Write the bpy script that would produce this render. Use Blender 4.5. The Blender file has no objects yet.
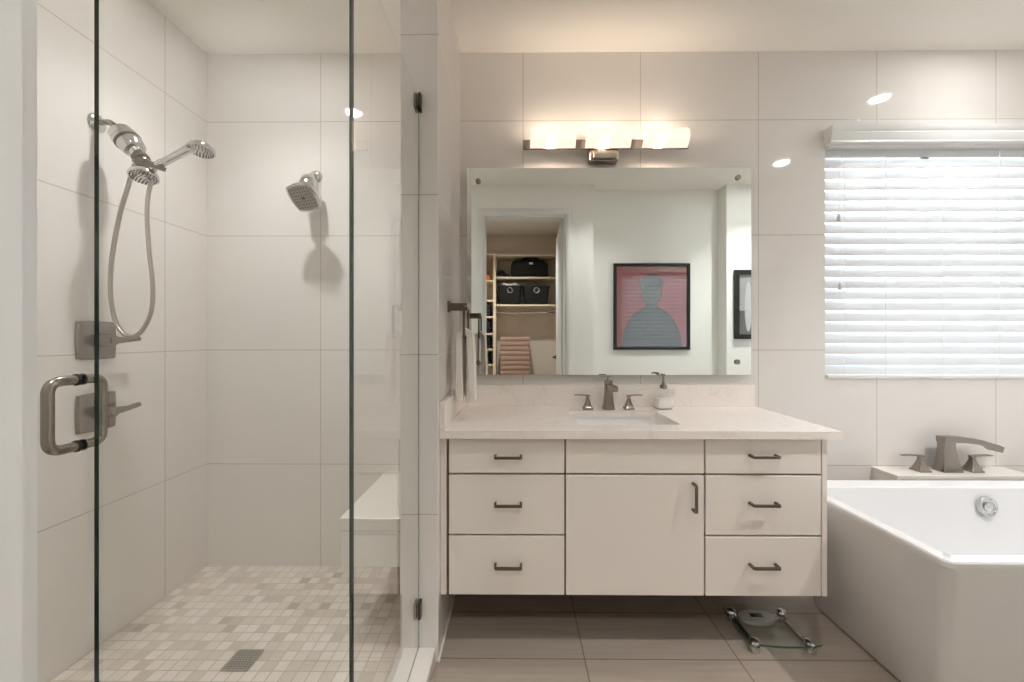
import bpy, bmesh, math, random
from mathutils import Vector, Matrix
random.seed(7)
SC = bpy.context.scene
COL = SC.collection
PI = math.pi

# ------------------------------------------------------------------ camera, world, exposure
cam_d = bpy.data.cameras.new('camera')
cam_d.sensor_width = 36.0
cam_d.lens = 36.0 * 400 / 1024
cam_d.shift_y = -2.5 / 1024
cam_d.clip_start = 0.02
cam = bpy.data.objects.new('camera', cam_d)
COL.objects.link(cam)
cam.location = (0, 0, 1.21)
cam.rotation_euler = (PI / 2, 0, 0.008)
SC.camera = cam

world = bpy.data.worlds.new('daylight')
SC.world = world
world.use_nodes = True
bgn = world.node_tree.nodes['Background']
bgn.inputs['Color'].default_value = (0.90, 0.96, 1.0, 1)
bgn.inputs['Strength'].default_value = 3.1

SC.view_settings.view_transform = 'Standard'
SC.view_settings.look = 'None'
SC.view_settings.gamma = 1.0
SC.view_settings.use_curve_mapping = False
SC.view_settings.exposure = 1.26
SC.cycles.max_bounces = 18
SC.cycles.diffuse_bounces = 10
SC.cycles.glossy_bounces = 8
SC.cycles.transmission_bounces = 8
SC.cycles.transparent_max_bounces = 24
SC.cycles.caustics_reflective = False
SC.cycles.caustics_refractive = False
SC.cycles.sample_clamp_indirect = 6.0

CAN_L = 70.0         # radiance of the recessed lamp lenses
SPOT_W = 21.0        # power of each recessed lamp
SHADE_L = 0.7        # radiance of the frosted shades over the mirror

# daylight portal in the window opening
pd = bpy.data.lights.new('window_portal', 'AREA')
pd.shape = 'RECTANGLE'; pd.size = 1.25; pd.size_y = 1.2
pd.cycles.is_portal = True
po = bpy.data.objects.new('window_portal', pd)
po.location = (2.23, 2.235, 1.6); po.rotation_euler = (-PI / 2, 0, 0)
COL.objects.link(po)


# ------------------------------------------------------------------ materials
def srgb(r, g, b):
    f = lambda c: (c / 255) / 12.92 if c / 255 <= 0.04045 else ((c / 255 + 0.055) / 1.055) ** 2.4
    return (f(r), f(g), f(b), 1)


def mat(name, col, rough=0.5, metal=0.0, spec=0.5, coat=0.0, emit=None, estr=0.0, trans=0.0):
    m = bpy.data.materials.new(name); m.use_nodes = True
    b = m.node_tree.nodes['Principled BSDF']
    b.inputs['Base Color'].default_value = col
    b.inputs['Roughness'].default_value = rough
    b.inputs['Metallic'].default_value = metal
    b.inputs['Specular IOR Level'].default_value = spec
    b.inputs['Coat Weight'].default_value = coat
    b.inputs['Transmission Weight'].default_value = trans
    if emit:
        b.inputs['Emission Color'].default_value = emit
        b.inputs['Emission Strength'].default_value = estr
    return m


class NT:
    """small helper for node trees"""
    def __init__(s, m): s.t = m.node_tree; s.n = s.t.nodes; s.l = s.t.links
    def new(s, ty, **kw):
        n = s.n.new(ty)
        for k, v in kw.items(): setattr(n, k, v)
        return n
    def link(s, a, b): s.l.new(a, b)
    def math(s, op, a, b=None, c=None):
        n = s.new('ShaderNodeMath', operation=op)
        for i, v in enumerate((a, b, c)):
            if v is None: continue
            if isinstance(v, (int, float)): n.inputs[i].default_value = v
            else: s.link(v, n.inputs[i])
        return n.outputs[0]
    def mix(s, f, a, b, blend='MIX'):
        n = s.new('ShaderNodeMix', data_type='RGBA', blend_type=blend)
        for i, v in ((0, f), (6, a), (7, b)):
            if isinstance(v, (int, float)): n.inputs[i].default_value = v
            elif isinstance(v, tuple): n.inputs[i].default_value = v
            else: s.link(v, n.inputs[i])
        return n.outputs[2]


def tile_mat(name, ua, va, u0, us, v0, vs, col, col2, grout, gw, rough, bump=0.15, streak=(1, 1, 1), nscale=3.0, rand=0.0, spec=0.5):
    """rectangular tiles laid out in metres along two world axes"""
    m = mat(name, col, rough, spec=spec); t = NT(m)
    b = t.n['Principled BSDF']
    geo = t.new('ShaderNodeNewGeometry')
    sep = t.new('ShaderNodeSeparateXYZ'); t.link(geo.outputs['Position'], sep.inputs[0])
    def axis(a, o, s_):
        q = t.math('DIVIDE', t.math('SUBTRACT', sep.outputs[a], o), s_)
        fl = t.math('FLOOR', q)
        fr = t.math('SUBTRACT', q, fl)
        d = t.math('MULTIPLY', t.math('MINIMUM', fr, t.math('SUBTRACT', 1.0, fr)), s_)
        return fl, d
    fu, du = axis(ua, u0, us); fv, dv = axis(va, v0, vs)
    d = t.math('MINIMUM', du, dv)
    mp = t.new('ShaderNodeMapRange'); mp.inputs[1].default_value = gw * 0.35; mp.inputs[2].default_value = gw * 0.65
    t.link(d, mp.inputs[0]); face = mp.outputs[0]
    vm = t.new('ShaderNodeVectorMath', operation='MULTIPLY'); t.link(geo.outputs['Position'], vm.inputs[0]); vm.inputs[1].default_value = streak
    cb = t.new('ShaderNodeCombineXYZ'); t.link(fu, cb.inputs[0]); t.link(fv, cb.inputs[1])
    wn = t.new('ShaderNodeTexWhiteNoise', noise_dimensions='3D'); t.link(cb.outputs[0], wn.inputs['Vector'])
    off = t.new('ShaderNodeVectorMath', operation='MULTIPLY_ADD'); t.link(wn.outputs['Color'], off.inputs[0]); off.inputs[1].default_value = (7, 7, 7); t.link(vm.outputs[0], off.inputs[2])
    no = t.new('ShaderNodeTexNoise'); no.inputs['Scale'].default_value = nscale; no.inputs['Detail'].default_value = 5; t.link(off.outputs[0], no.inputs['Vector'])
    c = t.mix(no.outputs[0], col, col2)
    if rand:
        ramp = t.new('ShaderNodeValToRGB'); ramp.color_ramp.interpolation = 'CONSTANT'
        e = ramp.color_ramp.elements
        cols = rand
        e[0].position = 0; e[0].color = cols[0][1]
        e[1].position = cols[1][0]; e[1].color = cols[1][1]
        for p_, cc in cols[2:]:
            x = e.new(p_); x.color = cc
        t.link(wn.outputs['Value'], ramp.inputs[0])
        c = t.mix(1.0, c, ramp.outputs[0], 'MULTIPLY')
    t.link(t.mix(face, grout, c), b.inputs['Base Color'])
    t.link(t.mix(face, (0.7, 0.7, 0.7, 1), (rough, rough, rough, 1)), b.inputs['Roughness'])
    bp = t.new('ShaderNodeBump'); bp.inputs['Strength'].default_value = bump; bp.inputs['Distance'].default_value = 0.002
    t.link(face, bp.inputs['Height']); t.link(bp.outputs[0], b.inputs['Normal'])
    return m


TILE_A, TILE_B, GROUT = srgb(230, 226, 223), srgb(225, 221, 217), srgb(186, 180, 171)
M = {}
M['tile_xz'] = tile_mat('wall_tile_long_side', 0, 2, 0.041, 0.61, 0.553, 0.597, TILE_A, TILE_B, GROUT, 0.004, 0.05)
M['tile_sh'] = tile_mat('wall_tile_shower_back', 0, 2, -1.018, 0.61, 0.553, 0.597, TILE_A, TILE_B, GROUT, 0.004, 0.05)
M['tile_yz'] = tile_mat('wall_tile_shower_side', 1, 2, 1.833, 0.61, 0.553, 0.597, TILE_A, TILE_B, GROUT, 0.004, 0.05)
M['tile_wing'] = tile_mat('wall_tile_partition', 1, 2, 1.10, 1.8, 0.553, 0.597, TILE_A, TILE_B, GROUT, 0.004, 0.05)
M['tile_bench'] = tile_mat('bench_tile', 0, 2, -0.68, 0.9, 0.464, 0.597, TILE_A, TILE_B, GROUT, 0.004, 0.05)
M['floor'] = tile_mat('floor_tile_wood_grey', 0, 1, 0.262, 0.58, 1.512, 0.257, srgb(178, 166, 154), srgb(150, 138, 126), srgb(124, 110, 98), 0.005, 0.28, streak=(1.5, 30, 1), nscale=2.0)
mos = [(0, (1, 1, 1, 1)), (0.36, (0.87, 0.85, 0.83, 1)), (0.60, (0.94, 0.93, 0.91, 1)), (0.84, (0.79, 0.76, 0.73, 1)), (0.97, (0.66, 0.63, 0.59, 1))]
M['mosaic'] = tile_mat('shower_floor_mosaic', 0, 1, -1.056, 0.0465, 1.424, 0.0465, srgb(240, 234, 229), srgb(224, 214, 205), srgb(194, 182, 168), 0.005, 0.25, streak=(1, 1, 1), nscale=9.0, rand=mos)
M['paint'] = mat('white_wall_paint', srgb(236, 237, 233), 0.55)
M['ceiling'] = mat('ceiling_paint', srgb(238, 234, 228), 0.6)
M['closet_paint'] = mat('closet_paint', srgb(210, 200, 186), 0.6)
M['trim'] = mat('white_trim_gloss', srgb(224, 225, 224), 0.35)
M['stone'] = mat('white_stone', srgb(232, 228, 222), 0.18)
M['cab'] = mat('cabinet_greige', srgb(232, 226, 219), 0.3)
M['cab_in'] = mat('cabinet_carcass', srgb(120, 108, 96), 0.6)
M['chrome'] = mat('chrome', (0.66, 0.66, 0.66, 1), 0.07, 1)
M['hose'] = mat('hose_metal', srgb(178, 171, 163), 0.3, 0.9)
M['nickel'] = mat('brushed_nickel', srgb(154, 146, 138), 0.27, 1)
M['nickel_d'] = mat('dark_nickel', srgb(118, 106, 95), 0.3, 1)
M['seal'] = mat('grey_silicone', srgb(120, 124, 118), 0.5)
M['spray'] = mat('grey_spray_face', srgb(158, 151, 144), 0.45)
M['steel'] = mat('satin_steel', srgb(196, 192, 186), 0.45, 0.85)
M['bronze'] = mat('dark_bronze', srgb(84, 70, 58), 0.35, 1)
M['white_ceramic'] = mat('white_ceramic', srgb(240, 240, 240), 0.06, spec=0.6)
M['tub'] = mat('tub_acrylic', srgb(226, 226, 227), 0.08, spec=0.6)
M['rubber'] = mat('dark_rubber', srgb(40, 40, 40), 0.6)
M['nozzle'] = mat('grey_nozzle', srgb(70, 72, 72), 0.5)
M['white_plastic'] = mat('white_plastic', srgb(235, 235, 232), 0.3)
M['black'] = mat('black_frame', srgb(24, 23, 23), 0.35)
M['black_cloth'] = mat('black_cloth', srgb(16, 16, 17), 0.8)
M['wood'] = mat('closet_shelf_board', srgb(224, 208, 180), 0.5)
M['slatwood'] = mat('pinkish_wood', srgb(176, 146, 128), 0.5)
M['orange'] = mat('orange_cloth', srgb(220, 130, 60), 0.8)
M['navy'] = mat('dark_cloth', srgb(30, 33, 42), 0.8)
M['white_cloth'] = mat('white_cloth', srgb(220, 216, 210), 0.9)
M['display'] = mat('scale_display', srgb(30, 32, 30), 0.2)
M['scale_grey'] = mat('scale_housing', srgb(196, 197, 194), 0.3, 0.2)
M['lampdisc'] = mat('lamp_glow', (1, 1, 1, 1), 0.5, emit=(1.0, 0.975, 0.96, 1), estr=CAN_L)
M['mirror'] = mat('mirror_silver', (0.88, 0.91, 0.89, 1), 0.0, 1)
M['mirror_edge'] = mat('mirror_edge', srgb(150, 165, 160), 0.2)

# quartz
def quartz():
    m = mat('quartz', srgb(232, 224, 215), 0.14); t = NT(m); b = t.n['Principled BSDF']
    geo = t.new('ShaderNodeNewGeometry')
    n1 = t.new('ShaderNodeTexNoise'); n1.inputs['Scale'].default_value = 3; n1.inputs['Detail'].default_value = 8; n1.inputs['Distortion'].default_value = 1.5
    t.link(geo.outputs['Position'], n1.inputs['Vector'])
    r = t.new('ShaderNodeValToRGB'); e = r.color_ramp.elements
    e[0].position = 0.485; e[0].color = (1, 1, 1, 1); e[1].position = 0.5; e[1].color = (0.93, 0.915, 0.90, 1)
    x = e.new(0.515); x.color = (1, 1, 1, 1)
    t.link(n1.outputs[0], r.inputs[0])
    t.link(t.mix(1.0, srgb(242, 236, 231), r.outputs[0], 'MULTIPLY'), b.inputs['Base Color'])
    return m
M['quartz'] = quartz()


def glass_mat(name, tint, ior=1.45, rough=0.0, refl=1.0):
    m = bpy.data.materials.new(name); m.use_nodes = True; t = NT(m)
    t.n.remove(t.n['Principled BSDF'])
    out = t.n['Material Output']
    tr = t.new('ShaderNodeBsdfTransparent'); tr.inputs[0].default_value = tint
    gl = t.new('ShaderNodeBsdfGlossy'); gl.inputs['Roughness'].default_value = rough; gl.inputs[0].default_value = (refl, refl, refl, 1)
    fr = t.new('ShaderNodeFresnel'); fr.inputs[0].default_value = ior
    geo = t.new('ShaderNodeNewGeometry')
    f = t.math('MULTIPLY', fr.outputs[0], t.math('SUBTRACT', 1.0, geo.outputs['Backfacing']))
    mx = t.new('ShaderNodeMixShader'); t.link(f, mx.inputs[0]); t.link(tr.outputs[0], mx.inputs[1]); t.link(gl.outputs[0], mx.inputs[2])
    t.link(mx.outputs[0], out.inputs[0])
    return m
M['glass'] = glass_mat('shower_glass', (0.975, 0.985, 0.976, 1), ior=1.85)
M['clear'] = glass_mat('clear_glass', (0.985, 0.99, 0.985, 1))
M['pane'] = glass_mat('window_glass', (0.98, 0.99, 0.99, 1))
M['picture_glass'] = glass_mat('picture_glass', (0.99, 0.99, 0.99, 1), ior=2.5)
M['scale_glass'] = glass_mat('scale_glass', (0.975, 0.99, 0.98, 1), ior=1.28)
def edge_mat(name, col):
    # polished glass edge: dark green from outside, clear from inside the pane
    m = mat(name, col, 0.12); t = NT(m); b = t.n['Principled BSDF']; out = t.n['Material Output']
    tr = t.new('ShaderNodeBsdfTransparent'); tr.inputs[0].default_value = (0.9, 0.97, 0.94, 1)
    geo = t.new('ShaderNodeNewGeometry'); mx = t.new('ShaderNodeMixShader')
    t.link(geo.outputs['Backfacing'], mx.inputs[0]); t.link(b.outputs[0], mx.inputs[1]); t.link(tr.outputs[0], mx.inputs[2]); t.link(mx.outputs[0], out.inputs[0])
    return m
M['glass_edge'] = edge_mat('glass_edge_green', srgb(22, 52, 45))
M['scale_edge'] = edge_mat('scale_edge_green', srgb(60, 100, 86))


def shade_mat():
    m = bpy.data.materials.new('frosted_lamp_glass'); m.use_nodes = True; t = NT(m)
    t.n.remove(t.n['Principled BSDF']); out = t.n['Material Output']
    em = t.new('ShaderNodeEmission'); em.inputs[0].default_value = (1.0, 0.76, 0.58, 1); em.inputs[1].default_value = SHADE_L
    tr = t.new('ShaderNodeBsdfTransparent'); tr.inputs[0].default_value = (1, 0.95, 0.9, 1)
    gl = t.new('ShaderNodeBsdfGlossy'); gl.inputs['Roughness'].default_value = 0.25
    m1 = t.new('ShaderNodeMixShader'); m1.inputs[0].default_value = 0.35; t.link(em.outputs[0], m1.inputs[1]); t.link(tr.outputs[0], m1.inputs[2])
    m2 = t.new('ShaderNodeMixShader'); m2.inputs[0].default_value = 0.06; t.link(m1.outputs[0], m2.inputs[1]); t.link(gl.outputs[0], m2.inputs[2])
    t.link(m2.outputs[0], out.inputs[0])
    return m
M['shade'] = shade_mat()
M['bulb'] = mat('bulb_glow', (1, 1, 1, 1), 0.5, emit=(1.0, 0.81, 0.63, 1), estr=80.0)


def slat_mat():
    m = bpy.data.materials.new('white_blind_slat'); m.use_nodes = True; t = NT(m)
    b = t.n['Principled BSDF']; out = t.n['Material Output']
    b.inputs['Base Color'].default_value = srgb(216, 219, 223); b.inputs['Roughness'].default_value = 0.4
    tl = t.new('ShaderNodeBsdfTranslucent'); tl.inputs[0].default_value = (0.85, 0.87, 0.88, 1)
    mx = t.new('ShaderNodeMixShader'); mx.inputs[0].default_value = 0.015
    t.link(b.outputs[0], mx.inputs[1]); t.link(tl.outputs[0], mx.inputs[2]); t.link(mx.outputs[0], out.inputs[0])
    return m
M['slat'] = slat_mat()


def towel_mat():
    m = mat('white_terry', srgb(234, 230, 224), 0.95); t = NT(m); b = t.n['Principled BSDF']
    geo = t.new('ShaderNodeNewGeometry')
    n1 = t.new('ShaderNodeTexNoise'); n1.inputs['Scale'].default_value = 260; t.link(geo.outputs['Position'], n1.inputs['Vector'])
    bp = t.new('ShaderNodeBump'); bp.inputs['Strength'].default_value = 0.6; bp.inputs['Distance'].default_value = 0.004
    t.link(n1.outputs[0], bp.inputs['Height']); t.link(bp.outputs[0], b.inputs['Normal'])
    return m
M['towel'] = towel_mat()


# ------------------------------------------------------------------ mesh helpers
class B:
    def __init__(s): s.bm = bmesh.new(); s.mi = 0
    def _tag(s, faces):
        for f in faces: f.material_index = s.mi
    def box(s, x0, x1, y0, y1, z0, z1, bev=0.0, seg=2):
        v = [s.bm.verts.new((x, y, z)) for x in (x0, x1) for y in (y0, y1) for z in (z0, z1)]
        fs = [s.bm.faces.new([v[i] for i in q]) for q in ((0, 1, 3, 2), (4, 6, 7, 5), (0, 4, 5, 1), (2, 3, 7, 6), (0, 2, 6, 4), (1, 5, 7, 3))]
        s._tag(fs)
        if bev:
            es = list({e for f in fs for e in f.edges})
            r = bmesh.ops.bevel(s.bm, geom=es, offset=bev, segments=seg, affect='EDGES', profile=0.5)
            s._tag(r['faces'])
        return s
    def loft(s, loops, cap0=True, cap1=True, closed=True):
        rows = [[s.bm.verts.new(p) for p in L] for L in loops]
        n = len(rows[0]); fs = []
        for a, b in zip(rows, rows[1:]):
            for i in range(n if closed else n - 1):
                j = (i + 1) % n
                fs.append(s.bm.faces.new((a[i], a[j], b[j], b[i])))
        if cap0: fs.append(s.bm.faces.new(list(reversed(rows[0]))))
        if cap1: fs.append(s.bm.faces.new(rows[-1]))
        s._tag(fs)
        return s
    def lathe(s, c, axis, prof, seg=24, cap=True):
        """prof: list of (distance along axis, radius)"""
        a = Vector(axis).normalized(); u = a.orthogonal().normalized(); w = a.cross(u)
        c = Vector(c)
        loops = [[c + a * d + (u * math.cos(2 * PI * i / seg) + w * math.sin(2 * PI * i / seg)) * max(r, 1e-5) for i in range(seg)] for d, r in prof]
        return s.loft(loops, cap, cap)
    def cyl(s, p0, p1, r0, r1=None, seg=20):
        p0, p1 = Vector(p0), Vector(p1)
        return s.lathe(p0, p1 - p0, [(0, r0), ((p1 - p0).length, r0 if r1 is None else r1)], seg)
    def tube(s, pts, r, seg=10, flat=None):
        pts = [Vector(p) for p in pts]; n = len(pts)
        up = None; loops = []
        for i, p in enumerate(pts):
            t = (pts[min(i + 1, n - 1)] - pts[max(i - 1, 0)]).normalized()
            u = t.orthogonal().normalized() if up is None else (up - t * up.dot(t)).normalized()
            up = u; w = t.cross(u)
            rr = r[i] if isinstance(r, (list, tuple)) else r
            loops.append([p + (u * math.cos(2 * PI * k / seg) + w * math.sin(2 * PI * k / seg)) * rr for k in range(seg)])
        return s.loft(loops)
    def rbar(s, pts, w, h, up=(0, 0, 1)):
        """rectangular bar swept along a polyline; w across, h along up"""
        pts = [Vector(p) for p in pts]; up = Vector(up); n = len(pts); loops = []
        for i, p in enumerate(pts):
            t = (pts[min(i + 1, n - 1)] - pts[max(i - 1, 0)]).normalized()
            sd = t.cross(up)
            sd = sd.normalized() if sd.length > 1e-4 else Vector((1, 0, 0))
            u = sd.cross(t).normalized()
            ww = w[i] if isinstance(w, (list, tuple)) else w; hh = h[i] if isinstance(h, (list, tuple)) else h
            loops.append([p + sd * a * ww / 2 + u * b * hh / 2 for a, b in ((-1, -1), (1, -1), (1, 1), (-1, 1))])
        return s.loft(loops)
    def prism(s, poly, axis, a0, a1):
        """poly of 2D points in the two other axes (cyclic order)"""
        def P(p, a):
            return {0: (a, p[0], p[1]), 1: (p[0], a, p[1]), 2: (p[0], p[1], a)}[axis]
        return s.loft([[P(p, a0) for p in poly], [P(p, a1) for p in poly]])
    def sphere(s, c, r, seg=16, sq=(1, 1, 1)):
        k = seg // 2
        loops = []
        for i in range(1, k):
            th = PI * i / k
            loops.append([(c[0] + sq[0] * r * math.sin(th) * math.cos(2 * PI * j / seg), c[1] + sq[1] * r * math.sin(th) * math.sin(2 * PI * j / seg), c[2] - sq[2] * r * math.cos(th)) for j in range(seg)])
        return s.loft(loops)
    def xf(s, mtx):
        bmesh.ops.transform(s.bm, matrix=mtx, verts=s.bm.verts); return s


def rrect(x0, x1, y0, y1, r, z, n=6):
    pts = []
    for cx, cy, a in ((x1 - r, y1 - r, 0), (x0 + r, y1 - r, PI / 2), (x0 + r, y0 + r, PI), (x1 - r, y0 + r, 1.5 * PI)):
        for i in range(n + 1):
            t = a + PI / 2 * i / n
            pts.append((cx + r * math.cos(t), cy + r * math.sin(t), z))
    return pts


def fillet(pts, r, n=6):
    pts = [Vector(p) for p in pts]; out = [pts[0]]
    for a, b, c in zip(pts, pts[1:], pts[2:]):
        d0, d1 = (a - b), (c - b)
        rr = min(r, d0.length * 0.49, d1.length * 0.49)
        p0, p1 = b + d0.normalized() * rr, b + d1.normalized() * rr
        for i in range(n + 1):
            t = i / n
            out.append(p0 * (1 - t) ** 2 + b * 2 * t * (1 - t) + p1 * t * t)
    out.append(pts[-1])
    return out


def spline(pts, n=8):
    P = [Vector(p) for p in pts]; P = [P[0] * 2 - P[1]] + P + [P[-1] * 2 - P[-2]]; out = []
    for i in range(1, len(P) - 2):
        for k in range(n):
            t = k / n; a, b, c, d = P[i - 1], P[i], P[i + 1], P[i + 2]
            out.append(0.5 * ((2 * b) + (c - a) * t + (2 * a - 5 * b + 4 * c - d) * t * t + (3 * b - 3 * c + d - a) * t ** 3))
    out.append(P[-2])
    return out


def frame_to(c, n, up=(0, 0, 1), roll=0.0):
    """matrix whose local +Z is n"""
    n = Vector(n).normalized(); x = Vector(up).cross(n).normalized(); y = n.cross(x)
    m = Matrix((x, y, n)).transposed().to_4x4()
    return Matrix.Translation(c) @ m @ Matrix.Rotation(roll, 4, 'Z')


def wloc(o):
    v = Vector((0, 0, 0))
    while o is not None:
        v += o.location; o = o.parent
    return v


def obj(name, b, m, parent=None, smooth=35, label=None, loc=None):
    bmesh.ops.recalc_face_normals(b.bm, faces=b.bm.faces)
    me = bpy.data.meshes.new(name)
    off = wloc(parent) if parent else Vector(loc or (0, 0, 0))
    if off.length: bmesh.ops.translate(b.bm, vec=-off, verts=b.bm.verts)
    b.bm.to_mesh(me); b.bm.free()
    for mm in (m if isinstance(m, (list, tuple)) else [m]): me.materials.append(mm)
    if smooth:
        me.polygons.foreach_set('use_smooth', [True] * len(me.polygons))
        me.set_sharp_from_angle(angle=math.radians(smooth))
    o = bpy.data.objects.new(name, me); COL.objects.link(o)
    if parent: o.parent = parent
    elif loc: o.location = loc
    if label: o['label'] = label
    return o


def thing(name, label, cat, loc, group=None):
    o = bpy.data.objects.new(name, None); COL.objects.link(o); o.location = loc
    o.empty_display_size = 0.05
    return tag(o, label, cat, group)


def tag(o, label, cat, group=None):
    o['label'] = label; o['category'] = cat; o['kind'] = 'thing'
    if group: o['group'] = group
    return o


def struct(name, b, m, parent=None, smooth=35):
    o = obj(name, b, m, parent, smooth)
    if not parent: o['kind'] = 'structure'
    return o


# ------------------------------------------------------------------ the room
WY, LX, CZ = 2.085, -1.616, 2.70          # back wall, shower side wall, ceiling
WXR, WXL, WEND = -0.287, -0.430, 1.49     # partition right face, left face, front end
GX, GY = -0.360, 0.871                    # planes of the shower glass
FY = 0.2315                                # face of the wall with the closet doorway
W0, W1, WZ0, WZ1 = 1.605, 2.87, 1.005, 2.21   # window opening

struct('floor', B().box(-1.9, 3.4, -1.9, 2.35, -0.1, 0.0), M['floor'])
struct('ceiling', B().box(-1.9, 3.4, -1.9, 2.35, CZ, CZ + 0.1), M['ceiling'])
b = B()
b.box(WXL, W0, WY, WY + 0.2, 0, CZ); b.box(W1, 3.3, WY, WY + 0.2, 0, CZ)
b.box(W0, W1, WY, WY + 0.2, 0, WZ0); b.box(W0, W1, WY, WY + 0.2, WZ1, CZ)
struct('wall_back', b, M['tile_xz'])
struct('wall_shower_back', B().box(LX - 0.15, WXL, WY, WY + 0.2, 0, CZ), M['tile_sh'])
struct('wall_left', B().box(LX - 0.15, LX, 0.10, WY, 0, CZ), M['tile_yz'])
struct('wall_partition', B().box(WXL, WXR, WEND, WY, 0, CZ, 0.002, 1), M['tile_wing'])
struct('wall_right', B().box(3.15, 3.3, 0.0, WY, 0, CZ), M['paint'])
# wall behind the camera with the closet doorway
DX0, DX1, DZ = -0.300, 0.490, 2.40
b = B(); b.box(LX, DX0, 0.105, FY, 0, CZ); b.box(DX1, 0.757, 0.074 - 0.12, FY, 0, CZ); b.box(DX0, DX1, 0.105, FY, DZ, CZ)
struct('wall_front', b, M['paint'])
b = B(); b.box(0.757, 2.038, -0.06, 0.074, 0, CZ)
struct('wall_alcove', b, M['paint'])
struct('wall_front_right', B().box(2.038, 3.15, -0.06, FY, 0, CZ), M['paint'])
# closet shell
struct('wall_closet_left', B().box(-1.0, -0.85, -1.65, 0.105, 0, CZ), M['closet_paint'])
struct('wall_closet_right', B().box(0.69, 0.757, -1.65, -0.046, 0, CZ), M['closet_paint'])
struct('wall_closet_back', B().box(-1.0, 0.757, -1.80, -1.65, 0, CZ), M['closet_paint'])


def casing(name, x0, x1, y, z1, w, d):
    """stepped door casing around an opening, facing +Y"""
    b = B()
    prof = [(0.0, 0.0), (0.0, d * 0.78), (0.004, d * 0.86), (0.014, d * 0.9), (0.018, d), (w - 0.02, d), (w - 0.012, d * 0.8), (w, d * 0.7), (w, 0.0)]
    for sgn, xe in ((-1, x0), (1, x1)):
        L0 = [(xe + sgn * p, y + q, 0) for p, q in prof]
        L1 = [(xe + sgn * p, y + q, z1 + p) for p, q in prof]
        b.loft([L0, L1])
    L0 = [(x0 - p, y + q, z1 + p) for p, q in prof]; L1 = [(x1 + p, y + q, z1 + p) for p, q in prof]
    b.loft([L0, L1])
    return struct(name, b, M['trim'])
casing('trim_1', DX0, DX1, FY, DZ + 0.003, 0.064, 0.022)
b = B(); b.box(DX0 - 0.001, DX0 + 0.012, 0.105, FY, 0, DZ); b.box(DX1 - 0.012, DX1 + 0.001, 0.105, FY, 0, DZ); b.box(DX0, DX1, 0.105, FY, DZ - 0.012, DZ + 0.001)
struct('trim_2', b, M['trim'])
b = B(); b.box(LX, DX0 - 0.07, FY, FY + 0.014, 0, 0.11, 0.003); b.box(DX1 + 0.07, 0.757, FY, FY + 0.014, 0, 0.11, 0.003)
struct('baseboard_front', b, M['trim'])
# thin pale metal strip along the foot of the partition
struct('trim_3', B().box(WXR, WXR + 0.006, WEND, WY, 0, 0.01), M['stone'])

# closet door, swung open into the closet
dr = bpy.data.objects.new('door_1', None); COL.objects.link(dr); dr['kind'] = 'structure'
dr.location = (DX1 - 0.015, 0.10, 0.01)
R = Matrix.Translation((DX1 - 0.015, 0.10, 0.01)) @ Matrix.Rotation(math.radians(-90 + 2), 4, 'Z')
b = B(); b.box(0, 0.76, -0.018, 0.018, 0, 2.37, 0.002, 1)
for z0, z1 in ((0.2, 1.0), (1.15, 2.2)):
    for sy in (-1, 1):
        b.box(0.11, 0.65, sy * 0.018 - 0.004, sy * 0.018 + 0.004, z0, z1, 0.003, 1)
obj('door_panel', b.xf(R), M['trim'], dr)
b = B()
for sy in (-1, 1):
    b.cyl((0.70, sy * 0.018, 0.98), (0.70, sy * 0.03, 0.98), 0.026)
    b.cyl((0.70, sy * 0.03, 0.98), (0.70, sy * 0.06, 0.98), 0.009)
    b.tube([(0.70, sy * 0.055, 0.98), (0.66, sy * 0.058, 0.98), (0.59, sy * 0.055, 0.98)], 0.009)
obj('door_handle', b.xf(R), M['bronze'], dr)

# ------------------------------------------------------------------ window
wn = bpy.data.objects.new('window_1', None); COL.objects.link(wn); wn['kind'] = 'structure'; wn.location = (W0, WY + 0.12, WZ0)
b = B(); y0, y1 = WY + 0.12, WY + 0.17
b.box(W0, W0 + 0.05, y0, y1, WZ0, WZ1, 0.003); b.box(W1 - 0.05, W1, y0, y1, WZ0, WZ1, 0.003)
b.box(W0, W1, y0, y1, WZ0, WZ0 + 0.05, 0.003); b.box(W0, W1, y0, y1, WZ1 - 0.05, WZ1, 0.003)
xm = (W0 + W1) / 2
b.box(xm - 0.025, xm + 0.025, y0, y1, WZ0, WZ1, 0.003)
obj('window_frame', b, M['trim'], wn)
obj('window_pane', B().box(W0 + 0.03, W1 - 0.03, WY + 0.142, WY + 0.148, WZ0 + 0.03, WZ1 - 0.03), M['pane'], wn)

# ------------------------------------------------------------------ shower shell
struct('shower_floor', B().box(LX, WXL, 0.93, WY, 0, 0.02), M['mosaic'])
b = B(); b.box(WXL, -0.297, 0.80, WEND, 0, 0.059, 0.004); b.box(LX, WXL + 0.003, 0.80, 0.93, 0, 0.059, 0.004)
struct('shower_curb', b, M['stone'])

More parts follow.
